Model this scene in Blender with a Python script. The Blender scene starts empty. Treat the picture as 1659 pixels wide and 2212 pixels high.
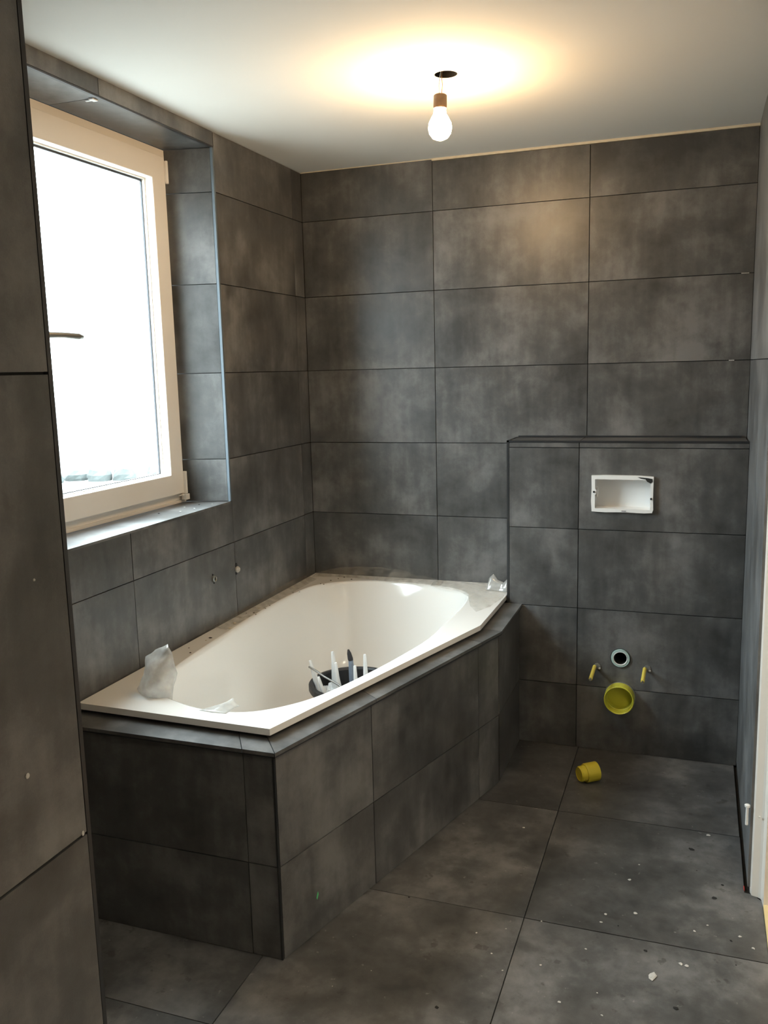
import bpy, math, random
from mathutils import Vector, Matrix
from mathutils.geometry import tessellate_polygon
from mathutils import noise as mnoise
random.seed(7)
S = bpy.context.scene
COL = S.collection

# ---------------------------------------------------------------- camera
CAM = (1.5645, -3.4234, 1.4540)
YAW, PITCH, ROLL, FPX = -0.34687, 0.16068, -0.02474, 1888.6
cy, sy, cp, sp = math.cos(YAW), math.sin(YAW), math.cos(PITCH), math.sin(PITCH)
fv = Vector((sy*cp, cy*cp, -sp)); rv = Vector((cy, -sy, 0)); uv = rv.cross(fv)
cr, sr = math.cos(ROLL), math.sin(ROLL)
r2 = rv*cr + uv*sr; u2 = -rv*sr + uv*cr
cam = bpy.data.objects.new('camera', bpy.data.cameras.new('camera')); COL.objects.link(cam)
cam.matrix_world = Matrix(((r2.x, u2.x, -fv.x, CAM[0]), (r2.y, u2.y, -fv.y, CAM[1]), (r2.z, u2.z, -fv.z, CAM[2]), (0, 0, 0, 1)))
cam.data.sensor_fit = 'HORIZONTAL'; cam.data.sensor_width = 36; cam.data.lens = FPX*36/1659
cam.data.clip_start = 0.02; cam.data.clip_end = 500
S.camera = cam

# ---------------------------------------------------------------- sky, portal, exposure
SKY = 34.0
w = bpy.data.worlds.new('sky'); S.world = w; w.use_nodes = True
wn_, wl_ = w.node_tree.nodes, w.node_tree.links; bg = wn_['Background']
bg.inputs[0].default_value = (0.80, 0.92, 1.0, 1)
# overcast sky: brightness grows from the horizon to the zenith (1 : 3)
gm = wn_.new('ShaderNodeTexCoord'); sx = wn_.new('ShaderNodeSeparateXYZ'); wl_.new(gm.outputs['Generated'], sx.inputs[0])
cl = wn_.new('ShaderNodeClamp'); wl_.new(sx.outputs['Z'], cl.inputs[0])
ma = wn_.new('ShaderNodeMath'); ma.operation = 'MULTIPLY_ADD'; ma.inputs[1].default_value = SKY*.667*1.5; ma.inputs[2].default_value = SKY*.333*1.5
wl_.new(cl.outputs[0], ma.inputs[0]); wl_.new(ma.outputs[0], bg.inputs[1])
pl = bpy.data.lights.new('sky_portal', 'AREA'); pl.shape = 'RECTANGLE'; pl.size = 1.0; pl.size_y = 1.3
pl.cycles.is_portal = True
po = bpy.data.objects.new('sky_portal', pl); COL.objects.link(po)
po.location = (-0.250, -1.13, 1.61); po.rotation_euler = (math.pi/2, 0, -math.pi/2)
BULB_L = 300.0                                           # radiance of the lit bulb
HALL_FILL = 50.0; HALL2_FILL = 95.0                                             # emission of the two unseen hallway lamps added for fill
S.view_settings.view_transform = 'Standard'; S.view_settings.look = 'None'
S.view_settings.gamma = 1; S.view_settings.use_curve_mapping = False
S.view_settings.exposure = 0.0
S.cycles.max_bounces = 10; S.cycles.diffuse_bounces = 6; S.cycles.transparent_max_bounces = 12

# ---------------------------------------------------------------- materials
def newmat(name):
    m = bpy.data.materials.new(name); m.use_nodes = True
    return m, m.node_tree.nodes, m.node_tree.links, m.node_tree.nodes['Principled BSDF']

def simple(name, col, rough=0.5, metal=0.0, spec=0.5, var=0.06, scale=20, bump=0.0):
    m, N, L, b = newmat(name)
    b.inputs['Roughness'].default_value = rough; b.inputs['Metallic'].default_value = metal
    b.inputs['Specular IOR Level'].default_value = spec
    tc = N.new('ShaderNodeTexCoord'); nz = N.new('ShaderNodeTexNoise')
    nz.inputs['Scale'].default_value = scale; nz.inputs['Detail'].default_value = 4
    L.new(tc.outputs['Object'], nz.inputs['Vector'])
    mx = N.new('ShaderNodeMix'); mx.data_type = 'RGBA'
    mx.inputs[6].default_value = tuple(c*(1-var) for c in col)+(1,)
    mx.inputs[7].default_value = tuple(min(1, c*(1+var)) for c in col)+(1,)
    L.new(nz.outputs['Fac'], mx.inputs[0]); L.new(mx.outputs[2], b.inputs['Base Color'])
    if bump:
        bp = N.new('ShaderNodeBump'); bp.inputs['Strength'].default_value = bump; bp.inputs['Distance'].default_value = .002
        L.new(nz.outputs['Fac'], bp.inputs['Height']); L.new(bp.outputs['Normal'], b.inputs['Normal'])
    return m

def tilemat(name, dark=(0.047, 0.0475, 0.047), mid=(0.086, 0.0865, 0.086), light=(0.172, 0.171, 0.168), rough=0.34, stain=0.0):
    m, N, L, b = newmat(name)
    tc = N.new('ShaderNodeTexCoord'); oi = N.new('ShaderNodeObjectInfo')
    ml = N.new('ShaderNodeVectorMath'); ml.operation = 'SCALE'; ml.inputs[0].default_value = (37, 53, 71)
    L.new(oi.outputs['Random'], ml.inputs['Scale'])
    ad = N.new('ShaderNodeVectorMath'); ad.operation = 'ADD'
    L.new(tc.outputs['Object'], ad.inputs[0]); L.new(ml.outputs[0], ad.inputs[1])
    def nz(sc, det, ro=.6, dist=0):
        n = N.new('ShaderNodeTexNoise'); n.inputs['Scale'].default_value = sc; n.inputs['Detail'].default_value = det
        n.inputs['Roughness'].default_value = ro; n.inputs['Distortion'].default_value = dist
        L.new(ad.outputs[0], n.inputs['Vector']); return n
    b.inputs['Specular IOR Level'].default_value = .5
    a = nz(3.7, 7, .60, .25); c = nz(13, 6, .65, .2); g = nz(420, 2)
    # brushed streaks
    mp = N.new('ShaderNodeMapping'); mp.inputs['Scale'].default_value = (30, 30, 4); L.new(ad.outputs[0], mp.inputs[0])
    st = N.new('ShaderNodeTexNoise'); st.inputs['Scale'].default_value = 1.0; st.inputs['Detail'].default_value = 5; L.new(mp.outputs[0], st.inputs['Vector'])
    def math_(op, x, y):
        n = N.new('ShaderNodeMath'); n.operation = op
        for i, v in enumerate((x, y)):
            if hasattr(v, 'type'): L.new(v, n.inputs[i])
            else: n.inputs[i].default_value = v
        return n.outputs[0]
    v = math_('ADD', math_('MULTIPLY', a.outputs['Fac'], .60), math_('MULTIPLY', c.outputs['Fac'], .24))
    v = math_('ADD', v, math_('MULTIPLY', st.outputs['Fac'], .16))
    v = math_('ADD', v, math_('MULTIPLY', math_('SUBTRACT', g.outputs['Fac'], .5), .05))
    v = math_('ADD', v, math_('MULTIPLY', math_('SUBTRACT', oi.outputs['Random'], .5), .04))
    cr_ = N.new('ShaderNodeValToRGB'); e = cr_.color_ramp.elements
    e[0].position = .38; e[0].color = dark+(1,); e[1].position = .63; e[1].color = light+(1,)
    q = e.new(.50); q.color = mid+(1,)
    L.new(v, cr_.inputs[0])
    # faint brown clouds
    br = nz(5.3, 4); rr = N.new('ShaderNodeMapRange'); rr.inputs[1].default_value = .5; rr.inputs[2].default_value = .72; rr.inputs[4].default_value = .22
    L.new(br.outputs['Fac'], rr.inputs[0])
    mx = N.new('ShaderNodeMix'); mx.data_type = 'RGBA'; mx.blend_type = 'MULTIPLY'; mx.inputs[7].default_value = (1.05, .93, .82, 1)
    L.new(rr.outputs[0], mx.inputs[0]); L.new(cr_.outputs[0], mx.inputs[6])
    out = mx.outputs[2]
    if stain:
        sn = nz(23, 3); s2 = N.new('ShaderNodeMapRange'); s2.inputs[1].default_value = .64; s2.inputs[2].default_value = .70; s2.inputs[4].default_value = stain
        L.new(sn.outputs['Fac'], s2.inputs[0])
        m3 = N.new('ShaderNodeMix'); m3.data_type = 'RGBA'; m3.inputs[7].default_value = (.035, .032, .028, 1)
        L.new(s2.outputs[0], m3.inputs[0]); L.new(out, m3.inputs[6]); out = m3.outputs[2]
        sp_ = nz(48, 3); s3 = N.new('ShaderNodeMapRange'); s3.inputs[1].default_value = .69; s3.inputs[2].default_value = .73; s3.inputs[4].default_value = .35
        L.new(sp_.outputs['Fac'], s3.inputs[0])
        m4 = N.new('ShaderNodeMix'); m4.data_type = 'RGBA'; m4.inputs[7].default_value = (.33, .32, .30, 1)
        L.new(s3.outputs[0], m4.inputs[0]); L.new(out, m4.inputs[6]); out = m4.outputs[2]
    L.new(out, b.inputs['Base Color'])
    mr = N.new('ShaderNodeMapRange'); mr.inputs[1].default_value = .3; mr.inputs[2].default_value = .7
    mr.inputs[3].default_value = rough-.02; mr.inputs[4].default_value = rough+.05
    L.new(a.outputs['Fac'], mr.inputs[0]); L.new(mr.outputs[0], b.inputs['Roughness'])
    bp = N.new('ShaderNodeBump'); bp.inputs['Strength'].default_value = .25; bp.inputs['Distance'].default_value = .0006
    L.new(g.outputs['Fac'], bp.inputs['Height']); L.new(bp.outputs['Normal'], b.inputs['Normal'])
    return m

TILE = tilemat('dark_concrete_tile')
FLOORT = tilemat("dark_floor_tile", rough=.38, stain=.5)
PALET = tilemat('paler_dark_tile', (.085, .087, .088), (.150, .154, .156), (.23, .235, .24), .36)  # paler grey version of the tile, right wall only
GROUT = simple('dark_grout', (.016, .016, .015), .9)
METALD = simple('anthracite_profile', (.055, .058, .062), .32, .6)
PLASTER = simple('white_plaster', (.80, .79, .75), .9, var=.02, scale=3)
CEILM = simple('ceiling_paint', (.80, .79, .74), .9, var=.015, scale=2)
FOAM = simple('cream_sealant', (.62, .55, .42), .8)
ACRYL = simple('white_acrylic', (.86, .84, .80), .10, var=.008, scale=2)
PVCW = simple('window_paint', (.80, .76, .70), .35, var=.01)
GASK = simple('black_gasket', (.02, .022, .028), .5)
STEELM = simple('brushed_metal', (.42, .41, .39), .35, .9)
YEL = simple('yellow_plastic', (.72, .60, .045), .38)
YELG = simple('yellow_green_plastic', (.62, .60, .06), .4)
YELR = simple('yellow_sleeve', (.74, .60, .10), .4)
TEAL = simple('pale_teal_pipe', (.42, .55, .52), .35)
BLACKP = simple('black_rubber_plastic', (.018, .018, .02), .45)
HOLEM = simple('hole_shade', (.02, .02, .02), .7)  # near-black colour stands in for the shade inside pipes and holes
WHITEP = simple('white_plastic', (.80, .80, .79), .3, var=.02)
BLUEGREY = simple('smeared_blue_grey_plastic', (.18, .22, .28), .4, var=.3, scale=80)
DARKTIP = simple('dark_sealant', (.02, .018, .02), .6)
CERAM = simple('brown_lampholder', (.060, .034, .016), .5, var=.45, scale=60)
WIREM = simple('wire_insulation', (.30, .16, .06), .5)
WHITECRUMB = simple('plaster_crumb', (.52, .51, .48), .9, var=.1, scale=200)
DARKCRUMB = simple('dirt_crumb', (.03, .018, .009), .9, var=.3, scale=200)
WOODL = simple('pale_wood', (.62, .50, .27), .6, var=.15, scale=9)
WOODF = simple('hall_wood', (.36, .22, .12), .5, var=.2, scale=7)
DOORP = simple('door_frame_paint', (.82, .77, .70), .3, var=.01)
ZINC = simple('zinc', (.35, .36, .34), .4, .8, var=.2, scale=90)
GREEN = simple('green_mark', (.10, .55, .22), .6)
RED = simple('red_plastic', (.55, .05, .04), .5)
GRASS = simple('pale_ground', (.15, .15, .145), .95, var=.1, scale=.1)
LEAF = simple('hedge_leaves', (.030, .034, .032), .95, var=.5, scale=2)
ROOFM = simple('pale_roof', (.13, .12, .12), .8, var=.1, scale=1)
BRICK = simple('pale_render', (.16, .15, .14), .8, var=.1, scale=1)

def bulbmat():
    m, N, L, b = newmat('bulb_glow')
    b.inputs['Base Color'].default_value = (1, .9, .75, 1)
    b.inputs['Emission Color'].default_value = (1, .66, .34, 1); b.inputs['Emission Strength'].default_value = BULB_L
    return m
BULBM = bulbmat()

def filmmat(name, alpha=.5, col=(.80, .79, .76)):
    m = bpy.data.materials.new(name); m.use_nodes = True; N = m.node_tree.nodes; L = m.node_tree.links; N.clear()
    o = N.new('ShaderNodeOutputMaterial'); tr = N.new('ShaderNodeBsdfTransparent'); tr.inputs[0].default_value = (.97, .97, .97, 1)
    df = N.new('ShaderNodeBsdfDiffuse'); df.inputs[0].default_value = col+(1,)
    tl = N.new('ShaderNodeBsdfTranslucent'); tl.inputs[0].default_value = col+(1,)
    gl = N.new('ShaderNodeBsdfGlossy'); gl.inputs['Roughness'].default_value = .15
    m1 = N.new('ShaderNodeMixShader'); L.new(df.outputs[0], m1.inputs[1]); L.new(tl.outputs[0], m1.inputs[2])
    m2 = N.new('ShaderNodeMixShader'); m2.inputs[0].default_value = .12; L.new(m1.outputs[0], m2.inputs[1]); L.new(gl.outputs[0], m2.inputs[2])
    tc = N.new('ShaderNodeTexCoord'); nz = N.new('ShaderNodeTexNoise'); nz.inputs['Scale'].default_value = 28; nz.inputs['Detail'].default_value = 4
    L.new(tc.outputs['Object'], nz.inputs['Vector'])
    mr = N.new('ShaderNodeMapRange'); mr.inputs[1].default_value = .3; mr.inputs[2].default_value = .7
    mr.inputs[3].default_value = max(0, alpha-.15); mr.inputs[4].default_value = min(1, alpha+.15); L.new(nz.outputs['Fac'], mr.inputs[0])
    m3 = N.new('ShaderNodeMixShader'); L.new(mr.outputs[0], m3.inputs[0]); L.new(tr.outputs[0], m3.inputs[1]); L.new(m2.outputs[0], m3.inputs[2])
    L.new(m3.outputs[0], o.inputs[0]); return m
FILM = filmmat('milky_plastic_film', .5)
FILMT = filmmat('clear_plastic_film', .11, (.70, .66, .58))

def glassmat():
    m = bpy.data.materials.new('window_glass'); m.use_nodes = True; N = m.node_tree.nodes; L = m.node_tree.links; N.clear()
    o = N.new('ShaderNodeOutputMaterial'); tr = N.new('ShaderNodeBsdfTransparent'); tr.inputs[0].default_value = (.96, .98, .97, 1)
    gl = N.new('ShaderNodeBsdfGlossy'); gl.inputs['Roughness'].default_value = 0.0
    lw = N.new('ShaderNodeLayerWeight'); pw_ = N.new('ShaderNodeMath'); pw_.operation = 'POWER'; pw_.inputs[1].default_value = 5
    L.new(lw.outputs['Facing'], pw_.inputs[0]); fr = N.new('ShaderNodeMath'); fr.operation = 'MULTIPLY_ADD'
    fr.inputs[1].default_value = .55; fr.inputs[2].default_value = .03; L.new(pw_.outputs[0], fr.inputs[0])
    mx = N.new('ShaderNodeMixShader'); L.new(fr.outputs[0], mx.inputs[0]); L.new(tr.outputs[0], mx.inputs[1]); L.new(gl.outputs[0], mx.inputs[2])
    L.new(mx.outputs[0], o.inputs[0]); return m
GLASS = glassmat()

# ---------------------------------------------------------------- helpers
def link(name, verts, faces, mat, parent=None, smooth=False):
    me = bpy.data.meshes.new(name); me.from_pydata([tuple(v) for v in verts], [], faces); me.validate(); me.update()
    if mat: me.materials.append(mat)
    if smooth:
        for p in me.polygons: p.use_smooth = True
    o = bpy.data.objects.new(name, me); COL.objects.link(o)
    if parent: o.parent = parent
    return o

def recenter(o):          # move a top-level thing's origin to the bottom centre of its mesh
    vs = [v.co for v in o.data.vertices]
    mn = Vector([min(v[i] for v in vs) for i in range(3)]); mx = Vector([max(v[i] for v in vs) for i in range(3)])
    c = Vector(((mn.x+mx.x)/2, (mn.y+mx.y)/2, mn.z)); o.data.transform(Matrix.Translation(-c)); o.location = c
    return o

def tag(o, label=None, cat=None, group=None, kind=None):
    if label: o['label'] = label
    if cat: o['category'] = cat
    if group: o['group'] = group
    if kind: o['kind'] = kind
    return o

class MB:                 # mesh collector
    def __init__(s): s.v = []; s.f = []
    def add(s, v, f):
        k = len(s.v); s.v += [tuple(x) for x in v]; s.f += [tuple(i+k for i in q) for q in f]; return s
    def box(s, a, b):
        x0, y0, z0 = a; x1, y1, z1 = b
        v = [(x, y, z) for x in (x0, x1) for y in (y0, y1) for z in (z0, z1)]
        return s.add(v, [(0, 1, 3, 2), (4, 6, 7, 5), (0, 4, 5, 1), (2, 3, 7, 6), (0, 2, 6, 4), (1, 5, 7, 3)])
    def prism(s, loops, f3, n0, n1):
        # loops[0] outer, others holes, 2D points; f3(u,v,n)->xyz
        flat = [p for lp in loops for p in lp]; n = len(flat)
        tris = tessellate_polygon([[Vector((p[0], p[1], 0)) for p in lp] for lp in loops])
        v = [f3(p[0], p[1], n0) for p in flat]+[f3(p[0], p[1], n1) for p in flat]
        f = [tuple(t) for t in tris]+[tuple(i+n for i in reversed(t)) for t in tris]
        k = 0
        for lp in loops:
            m = len(lp)
            for i in range(m):
                a, b = k+i, k+(i+1) % m; f.append((a, b, b+n, a+n))
            k += m
        return s.add(v, f)
    def lathe(s, prof, c=(0, 0, 0), ax=(0, 0, 1), seg=24, cap=True):
        ax = Vector(ax).normalized(); t = Vector((1, 0, 0)) if abs(ax.x) < .8 else Vector((0, 1, 0))
        e1 = ax.cross(t).normalized(); e2 = ax.cross(e1); c = Vector(c); v = []; f = []
        for r, h in prof:
            for k in range(seg):
                a = 2*math.pi*k/seg; v.append(c+ax*h+(e1*math.cos(a)+e2*math.sin(a))*r)
        for i in range(len(prof)-1):
            for k in range(seg):
                k2 = (k+1) % seg; f.append((i*seg+k, i*seg+k2, (i+1)*seg+k2, (i+1)*seg+k))
        if cap:
            f.append(tuple(range(seg))[::-1]); f.append(tuple(range((len(prof)-1)*seg, len(prof)*seg)))
        return s.add(v, f)
    def tube(s, pts, r, seg=8):
        pts = [Vector(p) for p in pts]; v = []; f = []; n = len(pts); e = None
        for i, p in enumerate(pts):
            d = (pts[min(i+1, n-1)]-pts[max(i-1, 0)]).normalized()
            if e is None: e = d.orthogonal().normalized()
            e = (e-d*e.dot(d)).normalized(); e2 = d.cross(e); rr = r[i] if isinstance(r, (list, tuple)) else r
            for k in range(seg):
                a = 2*math.pi*k/seg; v.append(p+(e*math.cos(a)+e2*math.sin(a))*rr)
        for i in range(n-1):
            for k in range(seg):
                k2 = (k+1) % seg; f.append((i*seg+k, i*seg+k2, (i+1)*seg+k2, (i+1)*seg+k))
        f.append(tuple(range(seg))[::-1]); f.append(tuple(range((n-1)*seg, n*seg)))
        return s.add(v, f)
    def build(s, name, mat, parent=None, smooth=False, bevel=0):
        o = link(name, s.v, s.f, mat, parent, smooth)
        if bevel:
            b = o.modifiers.new('bevel', 'BEVEL'); b.width = bevel; b.segments = 2; b.limit_method = 'ANGLE'
        return o

def fix_normals(o):
    import bmesh
    bm = bmesh.new(); bm.from_mesh(o.data); bmesh.ops.recalc_face_normals(bm, faces=bm.faces); bm.to_mesh(o.data); bm.free(); return o

G = 0.0014                # half joint
TH = 0.008
def tile(parent, f3, u0, u1, v0, v1, mat=TILE, holes=(), name='tile', g=G, outer=None):
    e = random.uniform(0, .0006)
    outer = outer or [(u0+g, v0+g), (u1-g, v0+g), (u1-g, v1-g), (u0+g, v1-g)]
    o = MB().prism([outer]+list(holes), f3, -TH, -e).build(name, mat, parent)
    return fix_normals(o)
def circ(u, v, r, n=28): return [(u+r*math.cos(2*math.pi*k/n), v+r*math.sin(2*math.pi*k/n)) for k in range(n)]
def rect(u0, u1, v0, v1): return [(u0, v0), (u1, v0), (u1, v1), (u0, v1)]

# ---------------------------------------------------------------- key dimensions
W = 1.732; H = 2.258; Z0 = .2511; R = .302
rows = [0, Z0]+[Z0+R*k for k in range(1, 7)]+[H]          # .251 .553 .855 1.157 1.459 1.761 2.063
YN = -4.40                                                # near end of the room
BX, BY = .8895, -.182; BTOP = 1.182                       # boxing around the cistern
SUB = -TH+.0005                                           # substrate just behind the tiles

# ---------------------------------------------------------------- floor
fl = tag(MB().box((-.3, YN-.1, -.15), (1.80, .3, -TH)).build('floor', GROUT), kind='structure')
fF = lambda u, v, n: (u, v, n)
xs = [0, .5685, 1.1665, 1.7245]; ys_ = [0.0, -.698, -1.299, -1.90, -2.50, -3.10, -3.70, YN]
for i in range(3):
    for j in range(len(ys_)-1):
        y1, y0 = ys_[j], ys_[j+1]
        if i == 0 and j >= 4: continue
        u1 = xs[i+1]
        if i == 2 and y0 < -1.1:
            # tiles run on into the doorway
            if j == 1: tile(fl, fF, 0, 0, 0, 0, FLOORT, outer=[(xs[2]+G, y0+G), (1.768, y0+G), (1.768, -1.032), (1.742, -1.006), (u1, -1.004), (u1, y1-G), (xs[2]+G, y1-G)]); continue
            if y0 > -2.0: u1 = 1.7685
        tile(fl, fF, xs[i], u1, y0, y1, FLOORT)

# ---------------------------------------------------------------- ceiling
HC = (.876, -.926); HR = .032
ce = MB().prism([rect(-.3, 1.9, YN-.1, .3), circ(HC[0], HC[1], HR)], lambda u, v, n: (u, v, H+n), 0, .035).build('ceiling', CEILM)
fix_normals(ce); tag(ce, kind='structure')
MB().lathe([(HR-.0006, .0004), (HR-.0006, .15), (0, .15)], (HC[0], HC[1], H), cap=False).build('junction_box', simple('box_brown', (.0045, .003, .002), .9), ce)
MB().box((-.3, YN-.1, H+.16), (1.9, .3, H+.2)).build('ceiling_deck', PLASTER, ce)

# ---------------------------------------------------------------- back wall
wb = tag(MB().box((-.3, -SUB, -.1), (1.95, .25, H+.15)).build('wall_back', GROUT), kind='structure')
fB = lambda u, v, n: (u, -n, v)
cx = [0.0, .5603, 1.1623, W]
for i in range(3):
    for k in range(8):
        z0, z1 = rows[k], rows[k+1]
        if k == 7: z1 = H-.0005 if i == 0 else H-.0085
        tile(wb, fB, cx[i], cx[i+1], z0, z1)
MB().box((cx[1], -.0052, H-.0085), (W, .01, H)).build('sealant_strip', FOAM, wb)
MB().box((cx[0], -.001, H-.003), (cx[1], .01, H)).build('sealant_strip', FOAM, wb)
# mortar smears left in two joints on the right
for (x0, x1, z) in ((1.690, 1.716, rows[6]), (1.660, 1.678, rows[5]), (1.13, 1.155, rows[4]), (1.20, 1.22, rows[4])):
    MB().box((x0, -.0012, z-.0012), (x1, 0.004, z+.0012)).build('mortar_smear', WHITECRUMB, wb)

# ---------------------------------------------------------------- left wall with window opening
WY0, WY1, WZ0, WZ1 = -1.575, -.703, 1.006, 2.206
fL = lambda u, v, n: (n, u, v)
wl = MB().prism([rect(YN-.1, .25, -.1, H+.15), rect(WY0-TH, WY1+TH-.002, WZ0-TH, WZ1+TH)], fL, -.245, SUB).build('wall_left', GROUT)
fix_normals(wl); tag(wl, kind='structure')
ly = [0, -.0909, -.693, -1.295, -1.897, -2.499, -2.535]
for i in range(len(ly)-1):
    y1, y0 = ly[i], ly[i+1]
    for k in range(8):
        z0, z1 = rows[k], rows[k+1]
        if i in (2, 3):                                   # columns cut by the window
            if z0 > WZ0 and z1 < WZ1:
                if i == 3: tile(wl, fL, y0, WY0-.006, z0, z1)
                continue
            if z0 < WZ0 < z1:
                if i == 3:
                    tile(wl, fL, 0, 0, 0, 0, outer=[(y0+G, z0+G), (y1-G, z0+G), (y1-G, WZ0-.003), (WY0-.006, WZ0-.003), (WY0-.006, z1-G), (y0+G, z1-G)])
                else: tile(wl, fL, y0, y1, z0, WZ0-.002)
                continue
            if z0 < WZ1 < z1:
                if i == 3:
                    tile(wl, fL, y0, y1, WZ1+.004, z1); tile(wl, fL, y0, WY0-.006, z0, WZ1+.004)
                else: tile(wl, fL, y0+0, y1-.002, WZ1+.004, z1)
                continue
        if i == 1 and False: pass
        tile(wl, fL, y0 if i != 1 else -.6935, y1, z0, z1-(.001 if k == 7 else 0))
# reveal: right jamb, left jamb, sill, lintel
RD = -.168
fJ = lambda u, v, n: (u, WY1+.236*(u+.009)-n, v)          # splayed, faces -y
zr = [WZ0]+rows[4:8]+[WZ1]
for k in range(len(zr)-1):
    tile(wl, fJ, RD, -.009, zr[k], zr[k+1], name='reveal_tile')
    tile(wl, lambda u, v, n: (u, WY0+n, v), RD, -.009, zr[k], zr[k+1], name='reveal_tile')
fS = lambda u, v, n: (u, v, WZ0+n)
tile(wl, fS, RD, 0.002, WY0, WY1-.001, name='sill_tile')
fT = lambda u, v, n: (u, v, WZ1-n)
tile(wl, fT, RD, -.008, WY0, -1.295, name='lintel_tile'); tile(wl, fT, RD, -.008, -1.295, WY1, name='lintel_tile')
# metal edge profiles round the reveal
PROFB = simple('blue_grey_profile', (.11, .135, .155), .6, .0, .3)
MB().box((-.009, WY1-.0005, WZ0), (.0005, WY1+.0085, WZ1)).build('edge_profile', PROFB, wl)
MB().box((-.009, WY0-.006, WZ1-.0005), (.0005, WY1+.0085, WZ1+.004)).build('edge_profile', METALD, wl)
MB().box((-.009, WY0-.0065, WZ0), (.0005, WY0+.0005, WZ1)).build('edge_profile', PROFB, wl)
# small white plaster anchor bit on the lintel
sc_ = MB().box((-.030, -1.302, WZ1-.004), (-.016, -1.279, WZ1-.0008)).box((-.048, -1.294, WZ1-.004), (-.028, -1.287, WZ1-.0008)).build('tile_spacer', WHITEP)
tag(recenter(sc_), 'small white T-shaped tile spacer stuck under the window lintel', 'tile spacer')

# ---------------------------------------------------------------- right wall
wr = MB().prism([[(YN-.1, -.1), (-3.05, -.1), (-3.05, 2.08), (-2.15, 2.08), (-2.15, -.1), (-1.95, -.1), (-1.95, 2.08), (-1.0, 2.08), (-1.0, -.1), (.25, -.1), (.25, H+.15), (YN-.1, H+.15)]], lambda u, v, n: (W+n, u, v), TH-.0005, .12).build('wall_right', GROUT)  # includes a second, unseen doorway added to let fill light in
fix_normals(wr); tag(wr, kind='structure')
fR = lambda u, v, n: (W-n, u, v)
tile(wr, fR, -.998, -.001, .014, rows[5], PALET); tile(wr, fR, -.998, -.001, rows[5], H, PALET)
tile(wr, fR, -1.95, -.998, 2.10, H); tile(wr, fR, -3.05, -2.15, 2.10, H)
for (a, b) in ((-2.15, -1.952), (-3.65, -3.05), (YN, -3.65)):
    tile(wr, fR, a, b, .01, .855); tile(wr, fR, a, b, .855, rows[5]); tile(wr, fR, a, b, rows[5], H)

# ---------------------------------------------------------------- partition on the near left (shower wall)
PX, PY = .816, -2.535
pw = tag(MB().box((-.02, YN, -.05), (PX-TH+.0005, PY-TH+.0005, H+.05)).build('wall_partition', GROUT), kind='structure')
fP = lambda u, v, n: (PX+n, u, v)
py = [PY-.008, -2.69, -3.29, -3.89, YN]
for i in range(4):
    for (a, b) in ((0, .251), (.251, .857), (.857, 1.4605), (1.4605, 2.063), (2.063, H)):
        if i == 0: tile(pw, fP, py[2]if False else -3.135, py[0], a, b, g=.0018)
        elif i >= 2: tile(pw, fP, (-3.735 if i == 2 else YN), (-3.135 if i == 2 else -3.735), a, b, g=.0018)
fPE = lambda u, v, n: (u, PY+n, v)
for (a, b) in zip(rows[:-1], rows[1:]):
    tile(pw, fPE, 0, .214, a, b); tile(pw, fPE, .214, PX-.008, a, b)
MB().box((PX-.008, PY-.009, 0), (PX+.0002, PY-.0055, H)).box((PX-.0085, PY-.0035, 0), (PX-.0015, PY+.0003, H)).build('edge_profile', METALD, pw)
MB().box((PX-.0085, PY-.0055, 0), (PX-.0035, PY-.0035, H)).build('corner_grout', GROUT, pw)
for (y, z, r, sq) in ((-2.655, 1.2885, .0042, 1.6), (-2.640, .982, .0034, 1.1), (-2.553, .8605, .0025, 1.5), (-2.60, 1.215, .0018, 1)):
    o = MB().lathe([(r*.6, 0), (r, .0006), (r*.7, .0016)], (PX-.0002, y, z), (1, 0, 0), 9).build('mortar_splash', WHITECRUMB, pw)
    o.data.transform(Matrix.Translation((0, 0, z)) @ Matrix.Diagonal((1, 1, sq, 1)) @ Matrix.Translation((0, 0, -z)))

# ---------------------------------------------------------------- wall behind the camera
wn = tag(MB().box((-.1, YN-.12, -.1), (1.9, YN, H+.15)).build('wall_front', PLASTER), kind='structure')

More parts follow.
